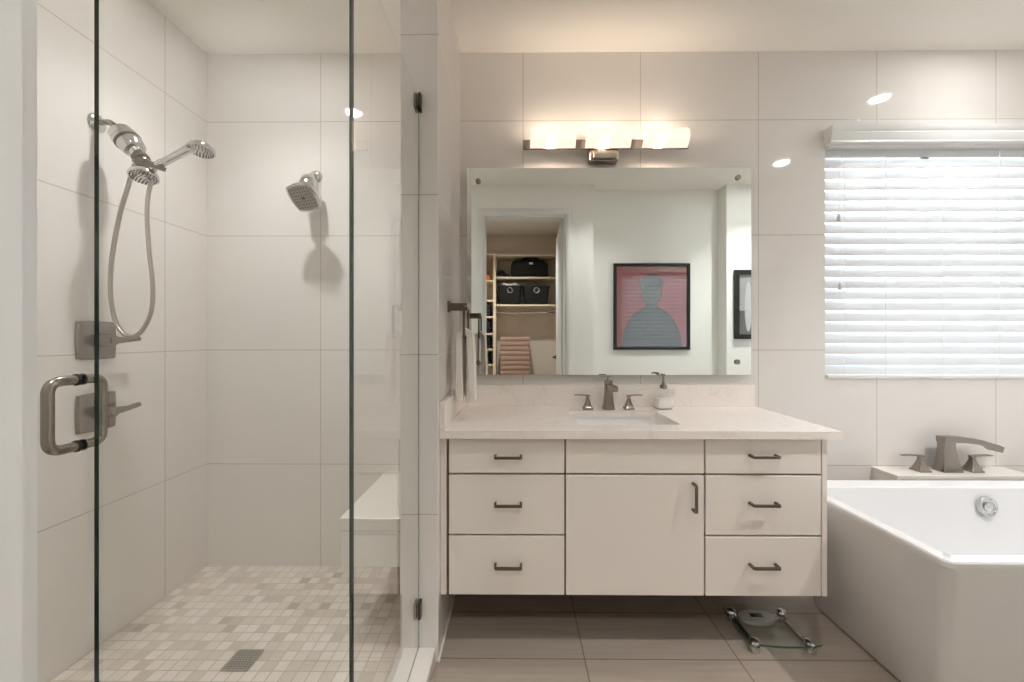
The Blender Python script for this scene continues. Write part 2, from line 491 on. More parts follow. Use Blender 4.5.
# ------------------------------------------------------------------ window blind
SY = WY + 0.012
bl = thing('window_blind', 'white horizontal slat blind, lowered and nearly closed over the window', 'blind', (xm, SY, WZ0))
b = B()
prof = [(2.086, 2.200), (2.040, 2.200), (2.036, 2.206), (2.038, 2.214), (2.034, 2.224), (2.030, 2.250), (2.034, 2.258), (2.028, 2.266), (2.026, 2.290), (2.086, 2.290)]
b.prism(prof, 0, 1.598, 2.89)
obj('valance', b, M['trim'], bl)
obj('headrail', B().box(W0 + 0.01, W1 - 0.01, SY - 0.03, SY + 0.03, 2.194, 2.222, 0.002, 1), M['white_plastic'], bl)
b = B(); PITCH = 0.0565; NS = 21; TILT = math.radians(66); SW = 0.0625
slz = [1.046 + PITCH * i for i in range(NS)]
for i, z in enumerate(slz):
    up = [];lo = []
    for k in range(7):
        s_ = (k / 6 - 0.5) * SW
        crown = 0.0035 * (1 - (2 * k / 6 - 1) ** 2)
        # inner edge down
        dy = math.cos(TILT) * s_; dz = math.sin(TILT) * s_
        ny, nz = -math.sin(TILT), math.cos(TILT)
        up.append((SY + dy + ny * (crown + 0.0014), z + dz + nz * (crown + 0.0014))); lo.append((SY + dy + ny * (crown - 0.0014), z + dz + nz * (crown - 0.0014)))
    b.prism(up + lo[::-1], 0, W0 + 0.001 + random.uniform(0, .0006), W1 - 0.001)
obj('slats', b, M['slat'], bl)
obj('bottom_rail', B().box(W0 + 0.004, W1 - 0.004, SY - 0.026, SY + 0.026, 1.008, 1.024, 0.004), M['white_plastic'], bl)
for x in (1.69, 1.90, 2.19, 2.48, 2.75):
    b = B()
    b.tube([(x, SY - 0.030, 1.01), (x, SY - 0.030, 2.17)], 0.0011, 6)
    b.tube([(x, SY + 0.030, 1.01), (x, SY + 0.030, 2.17)], 0.0011, 6)
    obj('ladder_cord', b, M['white_plastic'], bl)
for x, z in ((1.656, 1.842), (1.662, 1.492)):
    b = B(); b.tube([(x, SY - 0.037, 2.17), (x, SY - 0.037, z)], 0.001, 6)
    c = obj('pull_cord', b, M['white_plastic'], bl)
    b = B(); b.lathe((x, SY - 0.037, z + 0.004), (0, 0, -1), [(0, 0.003), (0.008, 0.005), (0.028, 0.010), (0.034, 0.010), (0.036, 0.004)], 12)
    obj('tassel', b, M['scale_grey'], c)

# ------------------------------------------------------------------ vanity
VX0, VX1, VY, VZ0, VZ1 = -0.2865, 1.194, 1.540, 0.2225, 0.829
va = thing('vanity_cabinet', 'wide greige wall-hung vanity cabinet with flat drawers under the countertop', 'cabinet', (0.455, WY, VZ0))
b = B()
b.box(VX0, VX0 + 0.021, VY, WY - 0.001, VZ0, VZ1, 0.001, 1)
obj('side_panel', b, M['cab'], va)
b = B(); b.box(1.174, VX1, VY, WY - 0.001, VZ0, VZ1, 0.001, 1)
obj('side_panel', b, M['cab'], va)
b = B()
b.box(VX0 + 0.02, 1.175, VY + 0.022, WY - 0.002, VZ0 + 0.001, VZ0 + 0.02); b.box(VX0 + 0.02, 1.175, WY - 0.02, WY - 0.002, VZ0 + 0.02, VZ1)
b.box(VX0 + 0.02, 1.175, VY + 0.022, VY + 0.036, VZ0 + 0.02, VZ1 - 0.001)
obj('carcass', b, M['cab_in'], va)


def pull(parent, x, z, length, vertical=False):
    b = B(); y0, y1 = VY, VY - 0.032
    h = length / 2
    if vertical:
        pts = [(x, y0, z - h), (x, y1, z - h), (x, y1, z + h), (x, y0, z + h)]
        b.rbar(fillet(pts, 0.006, 3), 0.009, 0.009, (1, 0, 0))
    else:
        pts = [(x - h, y0, z), (x - h, y1, z), (x + h, y1, z), (x + h, y0, z)]
        b.rbar(fillet(pts, 0.006, 3), 0.009, 0.009, (0, 0, 1))
    return obj('handle', b, M['nickel_d'], parent)


cols = ((-0.2555, 0.189), (0.1955, 0.724), (0.7305, 1.170))
rows = ((0.692, 0.822), (0.457, 0.684), (VZ0 + 0.001, 0.449))
for ci, px, hd_ in ((0, -0.027, -0.006), (2, 0.946, -0.002)):
    for (z0, z1), hz in zip(rows, (0.765, 0.583, 0.348)):
        d = obj('drawer', B().box(cols[ci][0], cols[ci][1], VY, VY + 0.02, z0, z1, 0.0012, 1), M['cab'], va)
        pull(d, px, hz + hd_, 0.098)
obj('false_front', B().box(*cols[1], VY, VY + 0.02, rows[0][0], rows[0][1], 0.0012, 1), M['cab'], va)
d = obj('door', B().box(*cols[1], VY, VY + 0.02, VZ0 + 0.001, 0.684, 0.0012, 1), M['cab'], va)
pull(d, 0.681, 0.605, 0.100, True)

# countertop with sink cut-out
CX0, CX1, CY0, CT = -0.286, 1.231, 1.513, 0.860
SX0, SX1, SY0, SY1 = 0.256, 0.674, 1.630, 1.932
ct = thing('vanity_countertop', 'pale veined quartz countertop with low splashes, on the wall-hung vanity', 'countertop', (0.477, WY, 0.83))


def slab_hole(outer, inner, z0, z1, r):
    b = B(); n = 6
    inn = rrect(*inner, r, 0, n)
    x0, x1, y0, y1 = outer
    out = []
    cx, cy = (inner[0] + inner[1]) / 2, (inner[2] + inner[3]) / 2
    corners = [(x1, y1), (x0, y1), (x0, y0), (x1, y0)]
    for q, c in enumerate(corners):
        for i in range(n + 1): out.append((c[0], c[1], 0))
    # ring faces: straight edges use distinct outer verts, arcs fan from the corner
    bm = b.bm
    def ring(z):
        vi = [bm.verts.new((p[0], p[1], z)) for p in inn]; vo = [bm.verts.new((c[0], c[1], z)) for c in corners]
        fs = []
        for q in range(4):
            for i in range(n): fs.append(bm.faces.new((vo[q], vi[q * (n + 1) + i], vi[q * (n + 1) + i + 1])))
            k = q * (n + 1) + n; k2 = ((q + 1) % 4) * (n + 1)
            fs.append(bm.faces.new((vo[q], vi[k], vi[k2], vo[(q + 1) % 4])))
        return vi, vo
    ti, to = ring(z1); bi, bo = ring(z0)
    m_ = len(ti)
    for i in range(m_): bm.faces.new((ti[i], ti[(i + 1) % m_], bi[(i + 1) % m_], bi[i]))
    for i in range(4): bm.faces.new((to[i], to[(i + 1) % 4], bo[(i + 1) % 4], bo[i]))
    return b
obj('slab', slab_hole((CX0, CX1, CY0, WY), (SX0, SX1, SY0, SY1), 0.830, CT, 0.02), M['quartz'], ct)
obj('backsplash', B().box(CX0 + 0.02, CX1, WY - 0.021, WY, CT, 0.972, 0.0015, 1), M['quartz'], ct)
obj('side_splash', B().box(CX0 - 0.0005, CX0 + 0.021, CY0, WY, CT, 0.970, 0.0015, 1), M['quartz'], ct)

sk = thing('undermount_sink', 'white rectangular sink basin set under the quartz countertop', 'sink', (0.465, 1.78, 0.70))
L = []
g = 0.006
for ins, z in ((-g - 0.02, 0.829), (-g, 0.829), (-g + 0.004, 0.80), (0.012, 0.74), (0.03, 0.712), (0.10, 0.700)):
    L.append(rrect(SX0 + ins, SX1 - ins, SY0 + ins, SY1 - ins, 0.03 + max(0, ins) * 0.4, z))
O = []
for ins, z in ((0.10, 0.690), (0.025, 0.700), (-g - 0.006, 0.78), (-g - 0.02, 0.82), (-g - 0.02, 0.829)):
    O.append(rrect(SX0 + ins, SX1 - ins, SY0 + ins, SY1 - ins, 0.03 + max(0, ins) * 0.4, z))
b = B(); b.loft(O + L[1:])
obj('basin', b, M['white_ceramic'], sk)
b = B(); b.lathe((0.465, 1.80, 0.700), (0, 0, 1), [(0, 0.024), (0.003, 0.024), (0.004, 0.018), (0.0035, 0.0)], 20)
obj('drain', b, M['chrome'], sk)


def sqloop(cx, cy, hx, hy, z, r=0.15):
    return rrect(cx - hx, cx + hx, cy - hy, cy + hy, min(hx, hy) * r, z, 3)


def lever_handle(parent, cx, cy, z, s, dirx, mt, lev_len, rw=0.8):
    """flared square pedestal with a flat lever on top"""
    b = B()
    prof = [(0, .030), (.006, .030), (.009, .026), (.022, .020), (.042, .0125), (.056, .0095), (.062, .0100), (.066, .0095)]
    b.loft([sqloop(cx, cy, r * s * rw, r * s * rw, z + d * s) for d, r in prof])
    h = obj('handle', b, mt, parent)
    b = B(); zt = z + .068 * s
    b.rbar([(cx - dirx * 0.012 * s, cy, zt), (cx + dirx * 0.02, cy, zt + .002 * s), (cx + dirx * lev_len * 0.7, cy, zt + .004 * s), (cx + dirx * lev_len, cy, zt + .003 * s)], [.016 * s, .017 * s, .019 * s, .018 * s], [.006 * s, .006 * s, .005 * s, .004 * s])
    obj('lever', b, mt, h)


fc = thing('sink_faucet', 'brushed nickel three-piece faucet with flared spout behind the sink', 'faucet', (0.46, 1.99, CT))
b = B(); cx, cy = 0.463, 1.990
b.loft([sqloop(cx, cy, h, h * .9, CT + z, .12) for z, h in ((0, .027), (.004, .027), (.02, .0245), (.05, .021), (.09, .0185), (.137, .0175), (.142, .0165))])
b.rbar([(cx, cy + .005, CT + .116), (cx, cy - .05, CT + .117), (cx, cy - .10, CT + .116), (cx, cy - .130, CT + .112)], [.028, .028, .029, .029], [.022, .021, .021, .021])
obj('spout', b, M['nickel'], fc)
b = B(); b.cyl((cx - .004, cy + .004, CT + .14), (cx - .004, cy + .004, CT + .158), 0.003); b.rbar([(cx - .022, cy + .004, CT + .160), (cx + .014, cy + .004, CT + .160)], .008, .005)
obj('lift_rod', b, M['nickel'], fc)
lever_handle(fc, 0.360, 1.99, CT, 0.98, -1, M['nickel'], 0.066)
lever_handle(fc, 0.564, 1.99, CT, 0.98, 1, M['nickel'], 0.066)

# soap dispenser
sp = thing('soap_dispenser', 'clear glass soap pump bottle with white soap, right of the sink faucet', 'soap dispenser', (0.742, 2.015, CT))
cx, cy = 0.742, 2.010
b = B()
b.loft([rrect(cx - h, cx + h, cy - h * .8, cy + h * .8, .012, CT + z, 4) for z, h in ((0, .040), (.003, .043), (.085, .043), (.095, .038), (.100, .02), (.106, .016))])
obj('bottle', b, M['clear'], sp)
b = B(); b.loft([rrect(cx - h, cx + h, cy - h * .8, cy + h * .8, .010, CT + z, 4) for z, h in ((.004, .037), (.006, .039), (.052, .039))])
obj('soap', b, M['white_plastic'], sp)
b = B(); b.lathe((cx, cy, CT + .100), (0, 0, 1), [(0, .017), (.018, .017), (.019, .009), (.032, .008), (.033, .0045), (.062, .0045), (.063, .009), (.073, .009)], 16)
b.tube([(cx, cy, CT + .168), (cx - .014, cy - .004, CT + .171), (cx - .028, cy - .008, CT + .167)], [.005, .0045, .004], 8)
obj('pump', b, M['nickel'], sp)

# ------------------------------------------------------------------ mirror
MX0, MX1, MZ0, MZ1 = -0.248, 1.206, 1.024, 2.085
mi = thing('wall_mirror', 'large frameless wall mirror on four round standoffs above the vanity', 'mirror', (0.479, WY, MZ0))
b = B(); b.box(MX0, MX1, 2.053, 2.059, MZ0, MZ1)
b.mi = 1
b.box(MX0, MX1, 2.0590, 2.0602, MZ0, MZ1)
for f in b.bm.faces:
    f.normal_update()
    if abs(f.normal.y) < 0.5: f.material_index = 1
obj('mirror_glass', b, [M['mirror'], M['mirror_edge']], mi, smooth=0)
for x, z in ((-0.190, 2.017), (1.138, 2.032), (-0.190, 1.084), (1.134, 1.090)):
    b = B(); b.cyl((x, WY, z), (x, 2.058, z), 0.009); b.lathe((x, 2.056, z), (0, -1, 0), [(0, .013), (.010, .013), (.012, .011), (.0122, 0)], 20)
    obj('standoff', b, M['nickel'], mi)

# ------------------------------------------------------------------ vanity light
vl = thing('vanity_light', 'nickel bath bar light with three frosted glass shades above the mirror', 'wall light', (0.455, WY, 2.18))
b = B(); b.box(0.040, 0.872, 2.018, 2.030, 2.165, 2.213, 0.002, 1)
obj('bar', b, M['nickel'], vl)
b = B(); b.box(0.377, 0.523, 2.028, WY, 2.112, 2.232, 0.003, 1)
b.box(0.39, 0.51, 2.000, 2.020, 2.112, 2.150, 0.003, 1)
obj('back_plate', b, M['nickel'], vl)
for cx in (0.185, 0.455, 0.735):
    b = B(); hw = 0.111
    # slightly bowed open-ended ribbed tray of frosted glass
    pr = []
    N = 14
    outer = []; inner = []
    for i in range(N + 1):
        t = i / N
        z = 2.150 + 0.096 * t
        bow = 0.032 * (1 - (2 * t - 1) ** 2)
        rib = 0.0012 * (i % 2)
        outer.append((1.972 - bow - rib, z)); inner.append((1.977 - bow, z))
    b.prism(outer + inner[::-1], 0, cx - hw, cx + hw)
    s1 = obj('lamp_shade', b, M['shade'], vl, smooth=0)
    b = B(); b.box(cx - 0.075, cx - 0.045, 1.978, 2.022, 2.185, 2.211, 0.002, 1); b.cyl((cx - .045, 1.988, 2.198), (cx - .028, 1.988, 2.198), 0.010)
    obj('lamp_holder', b, M['nickel'], vl)
    b = B(); b.sphere((cx - 0.006, 1.988, 2.198), 0.014, 14, (1.7, 1, 1))
    obj('bulb', b, M['bulb'], s1)

# ------------------------------------------------------------------ towel bar and towel
TZ = 1.345
tb = thing('towel_ring', 'square dark nickel towel ring on the partition beside the mirror', 'towel ring', (WXR, 1.716, TZ))
b = B(); b.box(WXR, WXR + .008, 1.716 - .024, 1.716 + .024, TZ - .024, TZ + .024, .002, 1)
b.box(WXR + .006, -0.204, 1.716 - .012, 1.716 + .012, TZ - .016, TZ + .016, .0015, 1)
obj('bracket_arm', b, M['nickel_d'], tb)
b = B(); b.rbar(fillet([(-0.210, 1.716, TZ), (-0.210, 1.636, TZ), (-0.210, 1.636, 1.215), (-0.210, 1.796, 1.215), (-0.210, 1.796, TZ), (-0.210, 1.716, TZ)], .006, 3), .009, .009, (1, 0, 0))
obj('ring', b, M['nickel_d'], tb)


def towel():
    b = B(); cols_, rows_ = 22, 40
    bx, bz = -0.210, 1.222
    def P(s_, t, off):
        # s_: -1..1 along the drape (front to back), t 0..1 across
        y = 1.648 + 0.135 * t
        lenf, lenb = 0.275, 0.262
        rad = 0.008 + off
        if abs(s_) < 0.06:
            a = s_ / 0.06 * PI / 2
            x = bx + math.sin(-a) * rad * 1.0; z = bz + math.cos(a) * rad
        else:
            k = (abs(s_) - 0.06) / 0.94
            sg = -1 if s_ > 0 else 1
            spread = rad + 0.004 * math.sin(min(1, k * 1.4) * PI / 2)
            wob = 0.006 * math.sin(t * 17 + (2 if sg > 0 else 0)) * k + 0.004 * math.sin(t * 31 + 1) * k
            x = bx + sg * spread + wob
            z = bz - k * (lenf if sg > 0 else lenb) - 0.006 * math.sin(t * 9) * k
        return (x, y + 0.012 * math.sin(s_ * 3) * (t - 0.5), z)
    grids = []
    for off in (0.024, 0.0):
        grids.append([[b.bm.verts.new(P(-1 + 2 * i / rows_, j / cols_, off)) for j in range(cols_ + 1)] for i in range(rows_ + 1)])
    for gi, g_ in enumerate(grids):
        for i in range(rows_):
            for j in range(cols_): b.bm.faces.new((g_[i][j], g_[i][j + 1], g_[i + 1][j + 1], g_[i + 1][j]))
    A, C = grids
    for i in range(rows_):
        for j in (0, cols_): b.bm.faces.new((A[i][j], A[i + 1][j], C[i + 1][j], C[i][j]))
    for j in range(cols_):
        for i in (0, rows_): b.bm.faces.new((A[i][j], A[i][j + 1], C[i][j + 1], C[i][j]))
    return b
tag(obj('hand_towel', towel(), M['towel'], smooth=60, loc=(-0.21, 1.716, 0.94)), 'white terry hand towel folded through the square nickel ring', 'towel')

# ------------------------------------------------------------------ bathtub
tu = thing('bathtub', 'white freestanding bathtub with straight flared sides beside the vanity', 'bathtub', (2.12, 1.5, 0))
TX0, TX1, TY0, TY1, TZ1 = 1.247, 2.99, 1.162, 1.836, 0.565
b = B(); L = []
def tl(ins_x, ins_y0, ins_y1, r, z): return rrect(TX0 + ins_x, TX1 - ins_x, TY0 + ins_y0, TY1 - ins_y1, r, z, 8)
for k in (0.12, 0.116, 0.113):
    pass
base = [(0.108, 0.118, 0.006, 0.03, 0.004), (0.103, 0.112, 0.0, 0.03, 0.012), (0.056, 0.060, 0.0, 0.03, 0.27), (0.008, 0.006, 0.006, 0.035, 0.530), (0.0, 0.0, 0.0, 0.028, 0.545), (0.0, 0.0, 0.0, 0.028, 0.560), (0.004, 0.004, 0.004, 0.026, TZ1)]
inner = [(0.040, 0.040, 0.075, 0.03, TZ1), (0.046, 0.046, 0.081, 0.035, TZ1 - 0.006), (0.075, 0.065, 0.095, 0.06, 0.46), (0.16, 0.10, 0.125, 0.09, 0.22), (0.22, 0.135, 0.15, 0.10, 0.13), (0.34, 0.20, 0.21, 0.10, 0.11)]
b.loft([tl(*q) for q in base + inner])
obj('shell', b, M['tub'], tu, smooth=30)
b = B(); b.lathe((2.030, 1.742, 0.487), (0, -1, 0.14), [(-0.01, .040), (0.006, .042), (.012, .040), (.013, .034), (.009, .031), (.009, .0)], 28)
b.sphere((2.030, 1.730, 0.488), 0.02, 14, (1, .35, 1))
obj('overflow_cap', b, M['chrome'], tu)
b = B(); b.lathe((2.12, 1.5, 0.108), (0, 0, 1), [(0, .03), (.005, .03), (.006, .0)], 20)
obj('drain', b, M['chrome'], tu)

# ledge behind the tub
b = B(); b.box(1.845, 2.507, 1.947, WY, 0.0, 0.531); b.mi = 0
ld = struct('tub_ledge', b, M['tile_xz'])
obj('ledge_top', B().box(1.843, 2.509, 1.945, WY, 0.531, 0.548, 0.0015, 1), M['stone'], ld)

tf = thing('tub_faucet', 'brushed nickel tub filler with long flat spout on the ledge', 'faucet', (2.157, 2.016, 0.548))
b = B(); cx, cy, z0 = 2.160, 2.016, 0.548
b.loft([sqloop(cx + dx, cy, hx, hx * .62, z0 + z, .1) for z, hx, dx in ((0, .049, 0), (.005, .049, 0), (.03, .042, -.001), (.07, .034, -.003), (.11, .030, -.005), (.150, .029, -.006), (.172, .030, -.007))])
pts = [(2.125, .158), (2.18, .159), (2.24, .156), (2.31, .147), (2.365, .129), (2.385, .119), (2.412, .110)]
b.rbar([(x, cy, z0 + z) for x, z in pts], .044, [.030, .028, .025, .023, .024, .034, .028])
obj('spout', b, M['nickel'], tf)
for hx, dx in ((2.028, -1), (2.285, 1)):
    lever_handle(tf, hx, 2.018, 0.548, 1.10, dx, M['nickel'], 0.095, 0.92)

# ------------------------------------------------------------------ bathroom scale
bs = thing('bathroom_scale', 'glass bathroom scale with round metal feet on the floor under the vanity', 'scale', (1.055, 1.65, 0))
Rs = Matrix.Translation((1.05, 1.660, 0)) @ Matrix.Rotation(math.radians(-1), 4, 'Z')
b = B()
def bow(z, k):
    pts = []
    hx, hy = 0.138, 0.112
    for i in range(9):
        t = -1 + 2 * i / 8; pts.append((hx * t * .94, -hy - 0.012 * (1 - t * t), z))
    for i in range(9):
        t = -1 + 2 * i / 8; pts.append((hx + 0.012 * (1 - t * t), hy * t * .94, z))
    for i in range(9):
        t = 1 - 2 * i / 8; pts.append((hx * t * .94, hy + 0.012 * (1 - t * t), z))
    for i in range(9):
        t = 1 - 2 * i / 8; pts.append((-hx - 0.012 * (1 - t * t), hy * t * .94, z))
    return pts
b.loft([bow(0.026, 1), bow(0.034, 1)])
b.bm.normal_update()
for f in b.bm.faces:
    if abs(f.normal.z) < 0.5: f.material_index = 1
obj('platform', b.xf(Rs), [M['scale_glass'], M['scale_edge']], bs, smooth=0)
for sx in (-1, 1):
    for sy in (-1, 1):
        b = B(); b.lathe((sx * .1065 - .015, sy * .0865 - .018, 0.0), (0, 0, 1), [(0, .018), (.004, .020), (.024, .020), (.026, .014), (.034, .014), (.036, .020), (.043, .017), (.047, .008), (.0475, 0)], 20)
        obj('foot', b.xf(Rs), M['chrome'], bs)
    b = B(); b.rbar([(sx * .1065 - .015, -.1, .017), (sx * .1065 - .015, .065, .017)], .016, .014)
    obj('rod', b.xf(Rs), M['nickel'], bs)
b = B(); b.loft([[(0.075 * math.cos(2 * PI * i / 28) - .02, .058 + .038 * math.sin(2 * PI * i / 28), z) for i in range(28)] for z in (.008, .0255)])
b.box(.04, .09, .058, .074, .010, .024)
hs = obj('display_housing', b.xf(Rs), M['scale_grey'], bs)
obj('display', B().box(-.045, .005, .048, .072, .0245, .0262).xf(Rs), M['display'], hs)

# ------------------------------------------------------------------ shower glass
def pane(name, x0, x1, y0, y1, z0, z1, parent, hidden=((0, 0, -1),)):
    b = B(); b.box(x0, x1, y0, y1, z0, z1); b.bm.normal_update()
    thin = 0 if (x1 - x0) < (y1 - y0) else 1
    for f in b.bm.faces:
        n = f.normal
        if abs(n[thin]) < 0.5 and all(n.dot(Vector(h)) < 0.5 for h in hidden): f.material_index = 1
    return obj(name, b, [M['glass'], M['glass_edge']], parent, smooth=0)
GT = 2.105
pn = thing('shower_side_panel', 'clear glass shower panel on the curb, clamped to the tiled partition end', 'shower glass', (GX, 1.18, 0.059))
pane('glass_pane', GX - .005, GX + .005, GY + .006, WEND - .004, .063, GT, pn, ((0, 0, -1), (0, 1, 0)))
obj('seal', B().box(GX - .0018, GX + .0018, WEND - .004, WEND, .059, GT).box(GX - .0018, GX + .0018, GY + .006, WEND - .004, .059, .063), M['seal'], pn)
for z in (2.085, 0.206):
    b = B()
    for s_ in (-1, 1): b.prism([(WEND, z - .034), (WEND - .030, z - .026), (WEND - .030, z + .026), (WEND, z + .034)], 0, GX + s_ * .0052, GX + s_ * .012)
    obj('clamp', b, M['bronze'], pn)
pf = thing('shower_front_panel', 'clear glass fixed shower panel between the hinged glass door and side panel', 'shower glass', (-0.64, GY, 0.059))
pane('glass_pane', -0.908, GX + .005, GY - .005, GY + .005, .059, GT, pf)
gd = thing('hinged_shower_glass', 'clear glass shower door with tubular pull handle at far left', 'shower door', (-1.26, GY, 0.07))
pane('glass_pane', LX + .012, -0.919, GY - .005, GY + .005, .070, GT, gd)
HX = -0.957
b = B()
for s_ in (-1, 1):
    y0, y1 = GY + s_ * .005, GY + s_ * (.060 if s_ < 0 else .046)
    b.tube(fillet([(HX, y0, 1.120), (HX, y1, 1.120), (HX, y1, .975), (HX, y0, .975)], 0.03, 8), 0.0105, 14)
hd = obj('handle', b, M['nickel'], gd)
for z in (1.120, .975):
    for s_ in (-1, 1):
        b = B(); b.lathe((HX, GY + s_ * .005, z), (0, s_, 0), [(0, .0130), (.0035, .0130), (.004, .0108)], 16)
        obj('washer', b, M['rubber'] if s_ < 0 else M['nickel'], hd)
for z in (.35, 1.8):
    b = B(); b.box(LX, LX + .06, GY - .012, GY + .012, z - .045, z + .045, .002, 1)
    obj('hinge', b, M['bronze'], gd)

# ------------------------------------------------------------------ shower bench
be = thing('shower_bench', 'floating tiled shower bench with white stone seat in the back corner', 'bench', (-0.555, WY, 0.33))
obj('apron', B().box(-0.678, WXL, 1.546, WY, 0.325, 0.502, .0015, 1), M['tile_bench'], be)
obj('seat', B().box(-0.681, WXL, 1.543, WY, 0.502, 0.514, .002, 1), M['stone'], be)

# drain
dn = thing('shower_drain', 'square perforated steel drain in the mosaic shower floor', 'drain', (-1.007, 1.47, 0.02))
b = B(); b.box(-1.053, -0.960, 1.424, 1.516, .0195, .0222)
obj('recess', b, M['rubber'], dn)
b = B(); x0, x1, y0, y1 = -1.053, -0.960, 1.424, 1.516
N = 9
for i in range(N + 1):
    x = x0 + (x1 - x0) * i / N; y = y0 + (y1 - y0) * i / N; h = .0025 if 0 < i < N else .004
    b.box(x - h, x + h, y0, y1, .0221, .0240); b.box(x0, x1, y - h, y + h, .0222, .02395)
obj('grate', b, M['steel'], dn)

# ------------------------------------------------------------------ shower fittings on the side wall
def valve(z, label, up):
    c = thing('shower_valve', label, 'shower valve', (LX, 1.527, z), 'shower valves')
    b = B(); hs_ = 0.070; n = 10; vs = []
    loops = []
    def sq(h, x, bul):
        pts = []
        for q in range(4):
            for i in range(n):
                t = -1 + 2 * i / n
                k = h + bul * (1 - t * t)
                pts.append([(t * h, -k), (k, t * h), (-t * h, k), (-k, -t * h)][q])
        return [(x, 1.527 + p[0], z + p[1]) for p in pts]
    b.loft([sq(hs_, LX, .004), sq(hs_, LX + .006, .004), sq(hs_ * .93, LX + .012, .003), sq(hs_ * .5, LX + .016, .001)])
    p = obj('plate', b, M['nickel'], c)
    b = B(); b.lathe((LX + .014, 1.527, z), (1, 0, 0), [(0, .026), (.018, .026), (.022, .023), (.046, .021), (.062, .019), (.066, .014), (.067, 0)], 24)
    k = obj('knob', b, M['nickel'], c)
    b = B(); b.tube([(LX + .052, 1.53, z), (LX + .054, 1.56, z), (LX + .056, 1.60, z + .002), (LX + .058, 1.645, z + up)], [.016, .014, .0105, .0095], 12)
    obj('lever', b, M['nickel'], k)
valve(1.203, 'upper nickel shower valve with lever, below the hose loop', 0.006)
valve(0.928, 'lower nickel shower valve with lever, behind the glass door handle', 0.010)

sa = thing('shower_fixture', 'chrome shower arm with filter and small round spray on the side wall', 'shower head', (LX, 1.507, 2.05))
b = B(); b.lathe((LX, 1.530, 2.042), (1, 0, 0), [(0, .034), (.004, .034), (.012, .024), (.014, .011)], 24)
obj('flange', b, M['chrome'], sa)
F0, F1 = Vector((-1.524, 1.522, 2.012)), Vector((-1.444, 1.528, 1.916))
b = B(); b.tube(spline([(LX, 1.530, 2.042), (LX + .035, 1.529, 2.043), (-1.551, 1.521, 2.037), F0]), .0105, 14)
obj('arm', b, M['nickel'], sa)
ax = (F1 - F0); ln = ax.length
b = B(); b.lathe(F0, ax, [(0, .012), (.004, .031), (.012, .039), (.038, .041), (.040, .044), (.052, .044), (.054, .040), (.060, .040), (.062, .042), (.085, .040), (.100, .036), (.104, .024), (.118, .021), (.122, .012)], 28)
fo = obj('filter', b, M['chrome'], sa)
for d_ in (.0385, .0535, .0605):
    b = B(); b.lathe(F0 + ax.normalized() * d_, ax, [(0, .0435), (.002, .0435)], 28)
    obj('band', b, M['nickel_d'], fo)
# diverter with bracket
HD = Vector((-1.418, 1.515, 1.841))
b = B(); b.tube([F1 - ax.normalized() * .01, F1 + Vector((.01, 0, -.02)), Vector((-1.428, 1.52, 1.882)), HD + Vector((0, 0, .012))], [.016, .017, .015, .012], 14)
b.sphere((-1.425, 1.52, 1.884), .025, 14); b.cyl((-1.442, 1.524, 1.908), (-1.430, 1.522, 1.894), .027)
b.rbar([(-1.458, 1.525, 1.896), (-1.415, 1.515, 1.884), (-1.372, 1.513, 1.868), (-1.340, 1.513, 1.856)], [.022, .026, .026, .022], [.022, .024, .020, .016])
obj('diverter', b, M['nickel_d'], sa)


def spray_head(parent, c, n, r, name='spray_head'):
    b = B(); n = Vector(n).normalized()
    b.lathe(Vector(c), n, [(-.034, .008), (-.031, .020), (-.022, r * .72), (-.012, r * .93), (-.003, r), (.004, r), (.006, r * .93), (.0062, 0)], 32)
    h = obj(name, b, M['chrome'], parent)
    mt = frame_to(Vector(c) + n * .0062, n)
    b = B()
    for rr, k in ((.25, 6), (.45, 12), (.65, 18), (.83, 24)):
        for i in range(k):
            a = 2 * PI * i / k + rr * 3
            b.lathe((r * rr * math.cos(a), r * rr * math.sin(a), 0), (0, 0, 1), [(-.0005, .0030), (.0018, .0022)], 6)
    obj('nozzles', b.xf(mt), M['nozzle'], h)
    return h
spray_head(sa, HD - Vector((0, 0, .012)), (.14, -.30, -.94), .047)

hs = thing('hand_shower', 'chrome hand shower with looping metal hose, hung on the side wall arm', 'hand shower', (-1.37, 1.52, 1.87))
HB, HH = Vector((-1.360, 1.512, 1.870)), Vector((-1.270, 1.55, 1.950))
b = B(); b.tube([HB - Vector((.01, 0, .006)), HB, HB.lerp(HH, .4), HB.lerp(HH, .8), HH, HH + Vector((.02, .004, .008))], [.010, .0145, .0145, .016, .019, .017], 16)
obj('grip', b, M['chrome'], hs)
spray_head(hs, Vector((-1.232, 1.56, 1.948)), (.02, -.20, -.97), .047)
import_pts = [(-1.452, 1.525, 1.895), (-1.469, 1.525, 1.86), (-1.483, 1.52, 1.79), (-1.510, 1.515, 1.68), (-1.534, 1.51, 1.52), (-1.540, 1.51, 1.385), (-1.524, 1.51, 1.285), (-1.490, 1.51, 1.228), (-1.450, 1.51, 1.218), (-1.412, 1.51, 1.25), (-1.383, 1.51, 1.318), (-1.380, 1.512, 1.412), (-1.400, 1.518, 1.55), (-1.414, 1.525, 1.68), (-1.416, 1.532, 1.76), (-1.405, 1.535, 1.82), (-1.375, 1.518, 1.868)]
b = B(); sp_ = spline(import_pts, 24)
b.tube(sp_, [.0072 + (.0006 if i % 2 else 0) for i in range(len(sp_))], 10)
obj('hose', b, M['hose'], hs)

